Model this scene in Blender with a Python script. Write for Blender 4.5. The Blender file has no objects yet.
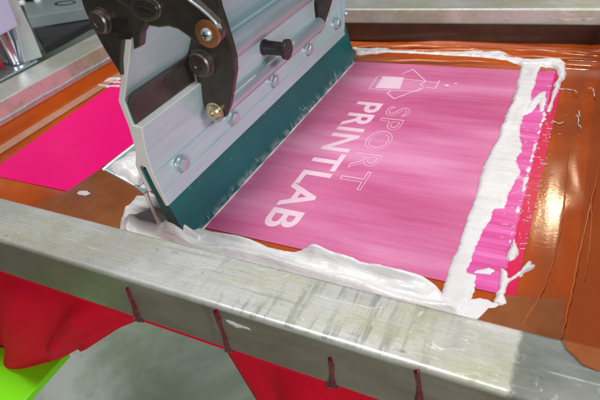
import bpy, bmesh, math, random
import numpy as np
from mathutils import Vector, Matrix
random.seed(4); rng = np.random.RandomState(7)
S = 0.27                       # metres per layout unit (the rails are 4 cm square)
sc = bpy.context.scene
col = sc.collection

# ------------------------------------------------------------------ camera model measured from the photograph
F = 533.94; CX, CY = 300.0, 200.0
R = np.array([[0.89286569, -0.16887827, 0.41745777],
              [0.43279501, 0.57792388, -0.69187605],
              [-0.12441598, 0.79842603, 0.58909808]])
def ray(px, py): return R @ np.array([px-CX, -(py-CY), -F])
def pz(px, py, z=0.0):          # point of a real horizontal plane measured off the photo
    r = ray(px, py); t = (z-1.0)/r[2]; return (r[0]*t, r[1]*t, z)
def pyy(px, py, Y):
    r = ray(px, py); t = Y/r[1]; return (r[0]*t, Y, 1+r[2]*t)
def pxx(px, py, X):
    r = ray(px, py); t = X/r[0]; return (X, r[1]*t, 1+r[2]*t)

# ------------------------------------------------------------------ materials
def nodes(name):
    m = bpy.data.materials.new(name); m.use_nodes = True
    nt = m.node_tree; b = nt.nodes['Principled BSDF']
    g = nt.nodes.new('ShaderNodeNewGeometry')
    mp = nt.nodes.new('ShaderNodeMapping'); mp.inputs['Scale'].default_value = (1/S,)*3
    nt.links.new(g.outputs['Position'], mp.inputs['Vector'])
    return m, nt, b, mp.outputs['Vector']
def N(nt, t, **kw):
    n = nt.nodes.new(t)
    for k, v in kw.items():
        if hasattr(n, k) and not k in ('Scale',): setattr(n, k, v)
        else: n.inputs[k].default_value = v
    return n
def noise(nt, vec, scale, detail=4, rough=.55, stretch=None, rot=None, dist=0):
    if stretch or rot:
        mp = nt.nodes.new('ShaderNodeMapping')
        if stretch: mp.inputs['Scale'].default_value = stretch
        if rot: mp.inputs['Rotation'].default_value = rot
        nt.links.new(vec, mp.inputs['Vector']); vec = mp.outputs['Vector']
    n = nt.nodes.new('ShaderNodeTexNoise'); n.inputs['Scale'].default_value = scale
    n.inputs['Detail'].default_value = detail; n.inputs['Roughness'].default_value = rough
    n.inputs['Distortion'].default_value = dist
    nt.links.new(vec, n.inputs['Vector']); return n.outputs['Fac']
def ramp(nt, fac, stops):
    r = nt.nodes.new('ShaderNodeValToRGB'); e = r.color_ramp.elements
    while len(e) < len(stops): e.new(0.5)
    for i, (p, c) in enumerate(stops):
        e[i].position = p
        e[i].color = (c, c, c, 1) if isinstance(c, (int, float)) else (*c, 1)
    nt.links.new(fac, r.inputs['Fac']); return r.outputs['Color']
def mix(nt, fac, a, b, mode='MIX'):
    m = nt.nodes.new('ShaderNodeMix'); m.data_type = 'RGBA'; m.blend_type = mode
    for s, v in ((0, fac), (6, a), (7, b)):
        if isinstance(v, (int, float)): m.inputs[s].default_value = v
        elif isinstance(v, tuple): m.inputs[s].default_value = (*v, 1)
        else: nt.links.new(v, m.inputs[s])
    return m.outputs[2]
def math_(nt, op, a, b=0.0, clamp=False):
    m = nt.nodes.new('ShaderNodeMath'); m.operation = op; m.use_clamp = clamp
    for i, v in enumerate((a, b)):
        if isinstance(v, (int, float)): m.inputs[i].default_value = v
        else: nt.links.new(v, m.inputs[i])
    return m.outputs[0]
def bump(nt, b, h, strength=.3, dist=.001, prev=None):
    n = nt.nodes.new('ShaderNodeBump'); n.inputs['Strength'].default_value = strength
    n.inputs['Distance'].default_value = dist
    nt.links.new(h, n.inputs['Height'])
    if prev: nt.links.new(prev, n.inputs['Normal'])
    nt.links.new(n.outputs['Normal'], b.inputs['Normal']); return n.outputs['Normal']
def put(nt, b, name, v):
    if isinstance(v, (int, float)): b.inputs[name].default_value = v
    elif isinstance(v, tuple): b.inputs[name].default_value = (*v, 1)
    else: nt.links.new(v, b.inputs[name])
def box01(nt, x, lo, hi, soft):   # 1 inside [lo,hi]
    a = nt.nodes.new('ShaderNodeMapRange'); a.interpolation_type = 'SMOOTHSTEP'
    a.inputs[1].default_value = lo-soft; a.inputs[2].default_value = lo+soft; nt.links.new(x, a.inputs[0])
    c = nt.nodes.new('ShaderNodeMapRange'); c.interpolation_type = 'SMOOTHSTEP'
    c.inputs[1].default_value = hi-soft; c.inputs[2].default_value = hi+soft
    c.inputs[3].default_value = 1; c.inputs[4].default_value = 0; nt.links.new(x, c.inputs[0])
    return math_(nt, 'MULTIPLY', a.outputs[0], c.outputs[0])
def sep(nt, v):
    s = nt.nodes.new('ShaderNodeSeparateXYZ'); nt.links.new(v, s.inputs[0]); return s.outputs

def mat_rail():                    # welded aluminium box section, ground and stained
    m, nt, b, v = nodes('worn_aluminium')
    x, y, z = sep(nt, v)
    brush = noise(nt, v, 60, 5, .7, (.06, 3.0, 3.0))
    fine = noise(nt, v, 90, 3, .6, (.25, 1.6, 1.6))
    big = noise(nt, v, 3.4, 7, .68, (1, 1.7, 1.7))
    c = ramp(nt, brush, [(.25, (.62, .61, .575)), (.75, (.74, .73, .69))])
    green = ramp(nt, big, [(.44, 0.0), (.62, .8)])
    c = mix(nt, green, c, (.42, .42, .27))
    # comb-like scrapes across the rail
    comb = noise(nt, v, 16, 4, .75, (3.2, .30, .3), (0, 0, .12))
    band = math_(nt, 'MULTIPLY', box01(nt, x, -.66, -.16, .12), math_(nt, 'MULTIPLY', box01(nt, z, .150, 1, .002), box01(nt, y, 0, 1, .01)))
    zone = math_(nt, 'MULTIPLY', band, noise_s(nt, v, 5, .40, .52))
    sm = math_(nt, 'MULTIPLY', zone, ramp(nt, comb, [(.50, 0.0), (.60, .65)]))
    c = mix(nt, sm, c, (.23, .24, .19))
    # pits and small flecks
    vor = nt.nodes.new('ShaderNodeTexVoronoi'); vor.inputs['Scale'].default_value = 28
    mp = nt.nodes.new('ShaderNodeMapping'); mp.inputs['Scale'].default_value = (.7, 1.3, 1.3)
    nt.links.new(v, mp.inputs['Vector']); nt.links.new(mp.outputs[0], vor.inputs['Vector'])
    pit = math_(nt, 'MULTIPLY', ramp(nt, vor.outputs['Distance'], [(.10, 1.0), (.22, 0.0)]), noise_s(nt, v, 9, .5, .62))
    c = mix(nt, math_(nt, 'MULTIPLY', pit, .6), c, (.17, .18, .13))
    # dark tape residue at the right end, pale scratches across it
    edge = math_(nt, 'ADD', x, math_(nt, 'MULTIPLY', math_(nt, 'SUBTRACT', noise(nt, v, 22, 5, .75), .3), .035))
    dark = math_(nt, 'MULTIPLY', box01(nt, edge, -.0, 3, .008), box01(nt, y, .40, 1.0, .01))
    dk = ramp(nt, noise(nt, v, 8, 6, .75, (1, 2.5, 1), (0, 0, .5)), [(.3, (.030, .036, .030)), (.72, (.15, .165, .135))])
    c = mix(nt, math_(nt, 'MULTIPLY', dark, .88), c, dk)
    # pale scratches: thin warped curves
    sc_ = math_(nt, 'ABSOLUTE', math_(nt, 'SUBTRACT', noise(nt, v, 7, 2, .5, (1, 2, 2), (0, 0, .9), 1.4), .5))
    scr = math_(nt, 'MULTIPLY', ramp(nt, sc_, [(.0, 1.0), (.004, 0.0)]), noise_s(nt, v, 6, .48, .6))
    c = mix(nt, math_(nt, 'MULTIPLY', scr, .7), c, (.80, .80, .76))
    wn = noise(nt, v, 55, 6, .8, (.9, 1.2, 1.2)); c = mix(nt, math_(nt, 'MULTIPLY', ramp(nt, wn, [(.58, 0.0), (.66, 1.0)]), .45), c, (.20, .20, .16))
    c = mix(nt, math_(nt, 'MULTIPLY', ramp(nt, noise(nt, v, 43, 6, .8, (1.6, .8, .8)), [(.62, 0.0), (.68, 1.0)]), .7), c, (.86, .86, .84))
    s2 = noise(nt, v, 34, 4, .6, (.10, 2.6, 1), (0, 0, .22)); c = mix(nt, math_(nt, 'MULTIPLY', ramp(nt, s2, [(.62, 0.0), (.68, 1.0)]), .4), c, (.30, .29, .24))
    s3_ = noise(nt, v, 40, 4, .6, (.12, 2.6, 1), (0, 0, -.35)); c = mix(nt, math_(nt, 'MULTIPLY', ramp(nt, s3_, [(.64, 0.0), (.69, 1.0)]), .5), c, (.88, .88, .86))
    fl = noise_s(nt, v, 2.6, .50, .56); c = mix(nt, math_(nt, 'MULTIPLY', fl, .25), c, (.33, .31, .27))
    outer_face = math_(nt, 'MULTIPLY', box01(nt, z, -1, .143, .004), box01(nt, y, 0, .594, .001))  # outer face below the top edge, mixed darker brown
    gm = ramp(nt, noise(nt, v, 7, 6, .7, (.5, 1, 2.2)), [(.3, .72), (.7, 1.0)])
    c = mix(nt, math_(nt, 'MULTIPLY', outer_face, gm), c, (.235, .180, .145))
    vs_ = noise(nt, v, 9, 4, .7, (1.5, 1, .25), dist=.6); c = mix(nt, math_(nt, 'MULTIPLY', outer_face, math_(nt, 'MULTIPLY', ramp(nt, vs_, [(.60, 0.0), (.72, 1.0)]), .45)), c, (.12, .08, .07))
    put(nt, b, 'Base Color', c); put(nt, b, 'Metallic', math_(nt, 'SUBTRACT', .58, math_(nt, 'MULTIPLY', dark, .42)))
    rg = math_(nt, 'ADD', ramp(nt, brush, [(.2, .34), (.8, .42)]), math_(nt, 'MULTIPLY', green, .15))
    rg = math_(nt, 'ADD', rg, math_(nt, 'MULTIPLY', dark, .28))
    put(nt, b, 'Roughness', rg)
    h = math_(nt, 'ADD', math_(nt, 'MULTIPLY', brush, .35), math_(nt, 'MULTIPLY', fine, .6))
    h = math_(nt, 'SUBTRACT', h, math_(nt, 'MULTIPLY', scr, .8))
    h = math_(nt, 'SUBTRACT', h, math_(nt, 'MULTIPLY', sm, .5))
    bump(nt, b, h, .22, .0006)
    return m
def noise_s(nt, v, s, lo, hi):
    return ramp(nt, noise(nt, v, s, 3), [(lo, 0.0), (hi, 1.0)])
def mat_metal(name, c1, c2, rough, metallic=.85, scale=30, stretch=(2.5, .15, 2.5), bmp=.08):
    m, nt, b, v = nodes(name)
    n = noise(nt, v, scale, 4, .6, stretch)
    put(nt, b, 'Base Color', ramp(nt, n, [(.3, c1), (.7, c2)])); put(nt, b, 'Metallic', metallic)
    put(nt, b, 'Roughness', ramp(nt, noise(nt, v, 6, 4), [(.3, rough*.8), (.7, min(1, rough*1.25))]))
    bump(nt, b, n, bmp, .0005); return m
def mat_amber():
    m, nt, b, v = nodes('amber_emulsion')
    x, y, z = sep(nt, v)
    n = noise(nt, v, 2.3, 5, .6); st = noise(nt, v, 12, 4, .6, (1.0, .12, 1))
    c = ramp(nt, n, [(.3, (.30, .040, .004)), (.55, (.44, .075, .007)), (.75, (.54, .12, .02))])
    c = mix(nt, math_(nt, 'MULTIPLY', noise_s(nt, st_vec(nt, v), 3, .5, .62), .25), c, (.22, .035, .008))
    # overlapping tape layers on the right, darker where they double
    for lo, hi, colr, k in ((-.02, .045, (.30, .06, .012), .35), (.085, .5, (.26, .055, .012), .55)):
        c = mix(nt, math_(nt, 'MULTIPLY', box01(nt, x, lo, hi, .002), k), c, colr)
    put(nt, b, 'Base Color', c)
    put(nt, b, 'Roughness', ramp(nt, noise(nt, v, 5, 4), [(.3, .09), (.7, .17)]))
    b.inputs['Specular IOR Level'].default_value = .65
    h1 = noise(nt, v, 4, 2, .4, (3.0, .3, 1)); h2 = noise(nt, v, 110, 2, .6)
    hh = math_(nt, 'ADD', h1, math_(nt, 'MULTIPLY', h2, .06))
    bump(nt, b, hh, .22, .003); return m
def st_vec(nt, v):
    mp = nt.nodes.new('ShaderNodeMapping'); mp.inputs['Scale'].default_value = (3, .4, 1)
    nt.links.new(v, mp.inputs['Vector']); return mp.outputs['Vector']
def mat_tape(name, c1, c2, alpha=1.0, rough=.2):
    m, nt, b, v = nodes(name)
    n = noise(nt, v, 7, 5, .65)
    put(nt, b, 'Base Color', ramp(nt, n, [(.3, c1), (.7, c2)])); put(nt, b, 'Roughness', rough)
    b.inputs['Alpha'].default_value = alpha
    h = noise(nt, v, 9, 4, .6, (1, .35, 1)); bump(nt, b, h, .35, .002); return m
def mat_print():                   # printed area of the mesh: pink under a skin of white ink
    m, nt, b, v = nodes('pink_mesh_print')
    x, y, z = sep(nt, v)
    soft = noise(nt, v, 1.9, 5, .6, (.45, 2.4, 1))
    st = noise(nt, v, 30, 4, .65, (.06, 2.2, 1))
    streak = noise(nt, v, 18, 3, .6, (.10, 1.6, 1))
    pink = ramp(nt, soft, [(.34, (.51, .085, .21)), (.5, (.60, .150, .30)), (.66, (.71, .27, .44))])
    pink = mix(nt, math_(nt, 'MULTIPLY', ramp(nt, st, [(.4, 0.0), (.7, 1.0)]), .12), pink, (.80, .36, .58))
    # weave moire
    w = nt.nodes.new('ShaderNodeTexWave'); w.wave_type = 'BANDS'; w.bands_direction = 'Y'
    w.inputs['Scale'].default_value = 22; w.inputs['Distortion'].default_value = 1.2; w.inputs['Detail'].default_value = 2
    nt.links.new(v, w.inputs['Vector'])
    pink = mix(nt, math_(nt, 'MULTIPLY', w.outputs['Fac'], .05), pink, (.40, .04, .17))
    w2 = nt.nodes.new('ShaderNodeTexWave'); w2.wave_type = 'BANDS'; w2.bands_direction = 'X'
    w2.inputs['Scale'].default_value = 30; w2.inputs['Distortion'].default_value = .6
    nt.links.new(v, w2.inputs['Vector'])
    pink = mix(nt, math_(nt, 'MULTIPLY', w2.outputs['Fac'], .10), pink, (.45, .05, .2))
    mag = ramp(nt, streak, [(.35, (.60, .05, .24)), (.6, (.70, .12, .38)), (.74, (.82, .34, .58))])
    red = ramp(nt, noise(nt, v, 6, 3), [(.3, (.56, .0004, .055)), (.7, (.64, .0004, .085))])
    xj = math_(nt, 'ADD', x, math_(nt, 'MULTIPLY', math_(nt, 'SUBTRACT', noise(nt, v, 34, 4, .7, (.15, 2, 1)), .5), .045))
    c = mix(nt, box01(nt, xj, -.178, 9, .004), pink, mag)
    c = mix(nt, box01(nt, math_(nt, 'ADD', x, math_(nt, 'MULTIPLY', math_(nt, 'SUBTRACT', noise(nt, v, 34, 4, .7, (.15, 2, 1)), .5), .02)), -.068, 9, .002), c, red)
    put(nt, b, 'Base Color', c)
    put(nt, b, 'Roughness', ramp(nt, st, [(.3, .24), (.7, .40)]))
    b.inputs['Specular IOR Level'].default_value = .42
    h = math_(nt, 'ADD', noise(nt, v, 2.5, 2, .4), math_(nt, 'MULTIPLY', st, .03)); bump(nt, b, h, .3, .005)
    return m
def mat_plain(name, c1, c2=None, rough=.5, scale=6, metallic=0, bmp=0, spec=.5, sss=0):
    m, nt, b, v = nodes(name)
    n = noise(nt, v, scale, 5, .6)
    put(nt, b, 'Base Color', ramp(nt, n, [(.3, c1), (.7, c2 or c1)])); put(nt, b, 'Roughness', rough)
    put(nt, b, 'Metallic', metallic); b.inputs['Specular IOR Level'].default_value = spec
    if sss: b.inputs['Subsurface Weight'].default_value = sss; b.inputs['Subsurface Radius'].default_value = (.004, .004, .004)
    if bmp: bump(nt, b, noise(nt, v, scale*5, 4), bmp, .001)
    return m
def mat_ink():
    m, nt, b, v = nodes('white_plastisol_ink')
    n = noise(nt, v, 7, 5, .6)
    put(nt, b, 'Base Color', ramp(nt, n, [(.25, (.63, .585, .57)), (.6, (.72, .695, .68))]))
    put(nt, b, 'Roughness', ramp(nt, noise(nt, v, 20, 3), [(.3, .22), (.7, .42)]))
    b.inputs['Subsurface Weight'].default_value = .05; b.inputs['Subsurface Radius'].default_value = (.003, .002, .002)
    h = math_(nt, 'ADD', noise(nt, v, 16, 5, .65, (.30, 2.0, 1), dist=.8), math_(nt, 'MULTIPLY', noise(nt, v, 70, 2), .15))
    bump(nt, b, h, .42, .003); return m
def mat_teal():
    m, nt, b, v = nodes('teal_polyurethane'); x, y, z = sep(nt, v)
    c = ramp(nt, noise(nt, v, 4, 5), [(.3, (.0005, .085, .09)), (.7, (.001, .12, .122))])
    film = math_(nt, 'MULTIPLY', box01(nt, z, -1, .020, .018), noise_s(nt, v, 30, .42, .66))
    c = mix(nt, math_(nt, 'MULTIPLY', film, .55), c, (.45, .42, .45))
    nick = noise_s(nt, v, 48, .70, .73); c = mix(nt, math_(nt, 'MULTIPLY', nick, .5), c, (.3, .42, .42))
    put(nt, b, 'Base Color', c); put(nt, b, 'Roughness', ramp(nt, noise(nt, v, 9, 4), [(.3, .28), (.7, .48)]))
    bump(nt, b, noise(nt, v, 10, 4, .6, (1, .3, 1)), .12, .002); return m
def mat_cloth():
    m, nt, b, v = nodes('red_jersey')
    n = noise(nt, v, 3, 4)
    put(nt, b, 'Base Color', ramp(nt, n, [(.3, (.66, .002, .022)), (.7, (.80, .003, .035))])); put(nt, b, 'Roughness', .85)
    b.inputs['Specular IOR Level'].default_value = .2
    w = nt.nodes.new('ShaderNodeTexWave'); w.inputs['Scale'].default_value = 110; nt.links.new(v, w.inputs['Vector'])
    h = math_(nt, 'ADD', w.outputs['Fac'], noise(nt, v, 150, 2)); bump(nt, b, h, .2, .0004); return m
def mat_floor():
    m, nt, b, v = nodes('sealed_concrete')
    c = ramp(nt, noise(nt, v, .55, 6, .6, dist=.6), [(.34, (.20, .28, .17)), (.5, (.42, .51, .38)), (.64, (.68, .74, .66))])
    c = mix(nt, math_(nt, 'MULTIPLY', noise_s(nt, v, 7, .62, .68), .5), c, (.4, .43, .38))
    put(nt, b, 'Base Color', c); put(nt, b, 'Roughness', .45); return m

M = dict(rail=mat_rail(),
    alu=mat_metal('anodised_aluminium', (.43, .575, .60), (.50, .65, .675), .32, .3),
    cut=mat_plain('sawn_aluminium', (.90, .89, .87), (.84, .83, .81), .5, 20, .1),
    rod=mat_metal('turned_steel_rod', (.46, .52, .57), (.54, .60, .66), .36, .6),
    bronze=mat_metal('dark_bronze_plate', (.060, .049, .043), (.105, .086, .074), .30, .6, 20, (1, 1, 1), .1),
    darkbolt=mat_metal('dark_steel_bolt', (.16, .13, .115), (.24, .20, .18), .33, .85, 20, (1, 1, 1)),
    shade=mat_metal('holder_shade_dark', (.065, .055, .05), (.10, .083, .075), .28, .5, 20, (1, 1, 1), .05),
    copper=mat_metal('copper_washer', (.50, .19, .08), (.62, .27, .12), .38, .8, 20, (1, 1, 1)),
    zinc=mat_metal('zinc_plated_steel', (.46, .56, .60), (.62, .72, .76), .30, .65, 40, (1, 1, 1)),
    brass=mat_metal('yellow_passivated_screw', (.62, .47, .25), (.78, .70, .52), .3, .9, 30, (1, 1, 1)),
    black=mat_plain('black_plastic', (.018, .016, .016), (.030, .026, .026), .38),
    hole=mat_plain('dark_recess', (.008, .007, .007), None, .8),
    teal=mat_teal(),
    amber=mat_amber(), pr=mat_print(),
    hot=mat_plain('hot_pink_mesh', (.84, .001, .155), (.93, .001, .20), .42, 3, 0, .1, .22),
    shading=mat_tape('dark_brown_shade', (.030, .010, .005), (.060, .022, .010), 1, .4),
    tape=mat_tape('brown_packing_tape', (.20, .050, .012), (.29, .095, .030)),
    pale=mat_tape('clear_tape', (.60, .33, .22), (.72, .46, .34), .45, .16),
    wtape=mat_tape('orange_tape', (.42, .085, .018), (.52, .14, .035), 1, .16),
    ink=mat_ink(), letter=mat_plain('pale_ink_lettering', (.74, .48, .56), (.80, .56, .64), .4),
    line=mat_plain('pale_ink_outline', (.76, .44, .57), (.80, .50, .62), .4),
    wine=mat_plain('dark_red_ink', (.09, .001, .008), (.14, .002, .012), .18),
    cloth=mat_cloth(), lime=mat_plain('lime_board', (.21, .82, .003), (.25, .88, .005), .5, 2),
    floor=mat_floor(),
    lav=mat_plain('lavender_grey_coating', (.40, .41, .58), (.46, .47, .64), .45, 3),
    cyan=mat_metal('satin_aluminium_plate', (.52, .62, .63), (.64, .73, .74), .4, .55, 8, (1, 1, 1)),
    armg=mat_plain('grey_green_paint', (.24, .29, .28), (.30, .35, .34), .4, 3),
    dark=mat_plain('dark_machine_housing', (.022, .021, .023), (.035, .033, .035), .45),
    redp=mat_metal('polished_piston', (.58, .60, .66), (.66, .68, .74), .16, .95, 8, (1, 1, 1)),
    redb=mat_plain('red_plastic', (.45, .03, .04), (.55, .05, .06), .3),
)

# ------------------------------------------------------------------ object helpers
WO = {}
def setprops(o, label=None, cat=None, group=None, kind=None):
    for k, v in (('label', label), ('category', cat), ('group', group), ('kind', kind)):
        if v: o[k] = v
    return o
def thing(name, at, label, cat, group=None):
    o = bpy.data.objects.new(name, None); col.objects.link(o); o.empty_display_size = .02
    o.location = Vector(at)*S; WO[o] = Vector(at); return setprops(o, label, cat, group)
def mesh(name, verts, faces, mat, parent=None, smooth=False, bevel=0, seg=2, solid=0, autos=False):
    me = bpy.data.meshes.new(name); vs = [Vector(v) for v in verts]
    lo = Vector([min(v[i] for v in vs) for i in range(3)]); hi = Vector([max(v[i] for v in vs) for i in range(3)])
    org = Vector(((lo.x+hi.x)/2, (lo.y+hi.y)/2, lo.z))
    me.from_pydata([(v-org)*S for v in vs], [], faces); me.update()
    o = bpy.data.objects.new(name, me); col.objects.link(o); WO[o] = org
    o.location = (org-(WO[parent] if parent else Vector((0, 0, 0))))*S
    if parent: o.parent = parent
    bm = bmesh.new(); bm.from_mesh(me); bmesh.ops.recalc_face_normals(bm, faces=bm.faces); bm.to_mesh(me); bm.free()
    me.materials.append(mat)
    if smooth or autos:
        for p in me.polygons: p.use_smooth = True
    if solid:
        s = o.modifiers.new('t', 'SOLIDIFY'); s.thickness = solid*S; s.offset = 0
    if bevel:
        b = o.modifiers.new('b', 'BEVEL'); b.width = bevel*S; b.segments = seg; b.limit_method = 'ANGLE'; b.angle_limit = math.radians(35)
        b.harden_normals = False
    if autos:
        for e in me.edges: pass
        me.set_sharp_from_angle(angle=math.radians(35))
    return o
def merge(parts):
    V, Fc = [], []
    for v, f in parts:
        n = len(V); V += list(v); Fc += [tuple(i+n for i in q) for q in f]
    return V, Fc
def boxg(x0, x1, y0, y1, z0, z1):
    v = [(x, y, z) for x in (x0, x1) for y in (y0, y1) for z in (z0, z1)]
    return v, [(0, 1, 3, 2), (4, 6, 7, 5), (0, 4, 5, 1), (2, 3, 7, 6), (0, 2, 6, 4), (1, 5, 7, 3)]
def prism(poly, d):               # closed 3-D polygon swept along vector d
    n = len(poly); d = Vector(d); v = [Vector(p) for p in poly]+[Vector(p)+d for p in poly]
    return v, [tuple(range(n)), tuple(range(2*n-1, n-1, -1))]+[(i, (i+1) % n, (i+1) % n+n, i+n) for i in range(n)]
def cyl(p, d, rad, n=28, prof=None):   # prof: list of (t along d in units, radius)
    p = Vector(p); d = Vector(d); L = d.length; a = d.normalized()
    u = a.orthogonal().normalized(); w = a.cross(u)
    prof = prof or [(0, rad), (L, rad)]
    v, f = [], []
    for t, r in prof:
        for k in range(n):
            th = 2*math.pi*k/n; v.append(p+a*t+(u*math.cos(th)+w*math.sin(th))*r)
    for j in range(len(prof)-1):
        for k in range(n):
            f.append((j*n+k, j*n+(k+1) % n, (j+1)*n+(k+1) % n, (j+1)*n+k))
    f.append(tuple(range(n))); f.append(tuple((len(prof)-1)*n+k for k in range(n)))
    return v, f
def tube(pts, rad, n=6):
    v, f = [], []; pts = [Vector(p) for p in pts]
    for i, p in enumerate(pts):
        t = (pts[min(i+1, len(pts)-1)]-pts[max(i-1, 0)]).normalized()
        u = t.cross(Vector((0, 0, 1)));  u = (u if u.length > 1e-4 else Vector((1, 0, 0))).normalized(); w = t.cross(u)
        r = rad(i/(len(pts)-1)) if callable(rad) else rad
        for k in range(n):
            th = 2*math.pi*k/n; v.append(p+(u*math.cos(th)+w*math.sin(th))*r)
    for i in range(len(pts)-1):
        for k in range(n): f.append((i*n+k, i*n+(k+1) % n, (i+1)*n+(k+1) % n, (i+1)*n+k))
    f.append(tuple(range(n))); f.append(tuple((len(pts)-1)*n+k for k in range(n))); return v, f

# value noise on numpy grids
def vnoise(x, y, seed=0):
    r = np.random.RandomState(seed).rand(256, 256)
    xi = np.floor(x).astype(int); yi = np.floor(y).astype(int); fx = x-xi; fy = y-yi
    fx = fx*fx*(3-2*fx); fy = fy*fy*(3-2*fy)
    g = lambda a, b: r[a % 256, b % 256]
    return (g(xi, yi)*(1-fx)+g(xi+1, yi)*fx)*(1-fy)+(g(xi, yi+1)*(1-fx)+g(xi+1, yi+1)*fx)*fy
def fbm(x, y, seed=0, o=4):
    s = 0; a = .5
    for k in range(o): s = s+a*vnoise(x*2**k, y*2**k, seed+k); a *= .5
    return s
def sdist(P, X, Y):               # signed distance to a polygon, positive inside
    d = np.full(X.shape, 1e9); ins = np.zeros(X.shape, bool); n = len(P)
    for i in range(n):
        ax, ay = P[i]; bx, by = P[(i+1) % n]; ex, ey = bx-ax, by-ay
        t = np.clip(((X-ax)*ex+(Y-ay)*ey)/(ex*ex+ey*ey+1e-12), 0, 1)
        d = np.minimum(d, np.hypot(X-ax-t*ex, Y-ay-t*ey))
        c = ((ay > Y) != (by > Y)) & (X < (bx-ax)*(Y-ay)/(by-ay+1e-12)+ax); ins ^= c
    return np.where(ins, d, -d)
def blob(name, polys, mat, h=.02, w=.03, cell=.005, edge=.008, rough=.5, base=(0, 0, 0), U=(1, 0, 0), V=(0, 1, 0), seed=1,
         nscale=14, parent=None, extra=None, skirt=.004, comb=0):
    """a thick smear lying on a plane: outline + height, its rim sinking into the surface below"""
    allp = [p for P in polys for p in P]
    x0 = min(p[0] for p in allp)-.02; x1 = max(p[0] for p in allp)+.02
    y0 = min(p[1] for p in allp)-.02; y1 = max(p[1] for p in allp)+.02
    xs = np.arange(x0, x1, cell); ys = np.arange(y0, y1, cell); X, Y = np.meshgrid(xs, ys, indexing='ij')
    d = np.full(X.shape, -9.)
    for P in polys: d = np.maximum(d, sdist(P, X, Y))
    d = d+(fbm(X*nscale*3, Y*nscale*3, seed, 4)-.47)*edge*2
    if comb: d = d+comb*(vnoise(X*12, Y*190, seed+3)-.5)+comb*(vnoise(X*7, Y*60, seed+4)-.5)
    t = np.clip(d/w, 0, 1); prof = np.sqrt(np.clip(1-(1-t)**2, 0, 1))
    hn = 1-rough+rough*2*fbm(X*nscale, Y*nscale, seed+9, 4)
    H = prof*h*hn
    if extra is not None: H = H+extra(X, Y)*np.clip(d/w*1.5, 0, 1)
    Z = np.where(d > 0, H+.0012, np.maximum(-skirt, d*1.2+.0012))
    keep = d > -.006; idx = -np.ones(X.shape, int); verts = []; faces = []
    B = Vector(base); U = Vector(U); V = Vector(V); Nn = U.cross(V).normalized()
    ok = keep[:-1, :-1] & keep[1:, :-1] & keep[1:, 1:] & keep[:-1, 1:]
    def vi(i, j):
        if idx[i, j] < 0:
            idx[i, j] = len(verts); verts.append(B+U*X[i, j]+V*Y[i, j]+Nn*Z[i, j])
        return int(idx[i, j])
    for i, j in zip(*np.nonzero(ok)):
        faces.append((vi(i, j), vi(i+1, j), vi(i+1, j+1), vi(i, j+1)))
    # bottom sheet closes the body
    return mesh(name, verts, faces, mat, parent, smooth=True)
def P0(pts, z=0.0): return [pz(x, y, z)[:2] for x, y in pts]

# ================================================================== SETTING
f = mesh('floor', [(-60, -40, -3), (60, -40, -3), (60, 60, -3), (-60, 60, -3)], [(0, 1, 2, 3)], M['floor']); f['kind'] = 'structure'

# ================================================================== SCREEN FRAME
XL, XR, YF, YB, T = -2.345, .17, .742, 2.50, .155
frame = thing('screen_frame', (-1.1, 1.6, 0), 'large aluminium screen printing frame with scratched rails, holding an amber and pink mesh', 'screen frame')
def skew(v): return v
def railpart(x0, x1, yi0, yi1, yo0, yo1, name='rail'):
    poly = [(x0, yi0, 0), (x1, yi1, 0), (x1, yo1, 0), (x0, yo0, 0)]
    v, fc = prism(poly, (0, 0, T)); return mesh(name, v, fc, M['rail'], frame, bevel=.009, seg=4, smooth=False)
fr = railpart(XL-.2, .42, YF, YF, YF-.15, YF-.15)
setprops(fr, 'front rail with scrape marks and dark red drips')
bk = railpart(XL-.2, .42, 2.425, 2.613, 2.63, 2.818)
# left and right rails butt between them
v, fc = prism([(XL+.185, YF+.001, 0), (XL+.185, 2.438, 0), (XL, 2.422, 0), (XL, YF+.001, 0)], (0, 0, T))
mesh('rail', v, fc, M['rail'], frame, bevel=.006)
v, fc = prism([(XR, YF+.001, 0), (XR+.2, YF+.001, 0), (XR+.2, 2.60, 0), (XR, 2.587, 0)], (0, 0, T))
mesh('rail', v, fc, M['rail'], frame, bevel=.006)

# mesh fabric: the coated sheet with its wrinkles towards the back and right
cx = .0125
xs = np.arange(XL+.18, XR+.001, cx); ys = np.arange(YF-.02, 2.63, cx); X, Y = np.meshgrid(xs, ys, indexing='ij')
Z = np.zeros(X.shape)-.001
wob = (fbm(X*1.2, Y*1.2, 5)-.5)
def ridge(X, Y, px, w, h):
    P = P0(px); d = np.full(X.shape, 9.)
    for (ax, ay), (bx, by) in zip(P[:-1], P[1:]):
        ex, ey = bx-ax, by-ay; t = np.clip(((X-ax)*ex+(Y-ay)*ey)/(ex*ex+ey*ey), 0, 1)
        d = np.minimum(d, np.hypot(X-ax-t*ex, Y-ay-t*ey))
    return h*np.exp(-(d/w)**2)
back = np.clip((Y-2.29-.03*wob)/.08, 0, 1)
Z += back*(.007*np.sin((Y+.06*wob)*62)+.004*np.sin(Y*130+X*3)+.008)
bp_ = np.clip((Y-2.40-.09*(X+2.16)/2.3)/.05, 0, 1); Z -= back*.010*bp_
rt = np.clip((X-.03)/.14, 0, 1); Z += rt*(.03*rt+.008*np.sin(Y*7)+.005*np.sin(Y*19+X*30))
left = np.clip((-2.125-X)/.045, 0, 1); Z += .075*left*left*(3-2*left)
V = [(float(a), float(b_), float(c)) for a, b_, c in zip(X.ravel(), Y.ravel(), Z.ravel())]
nY = len(ys); FF = [(i*nY+j, (i+1)*nY+j, (i+1)*nY+j+1, i*nY+j+1) for i in range(len(xs)-1) for j in range(nY-1)]
fab = mesh('mesh_fabric', V, FF, M['amber'], frame, smooth=True)

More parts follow.
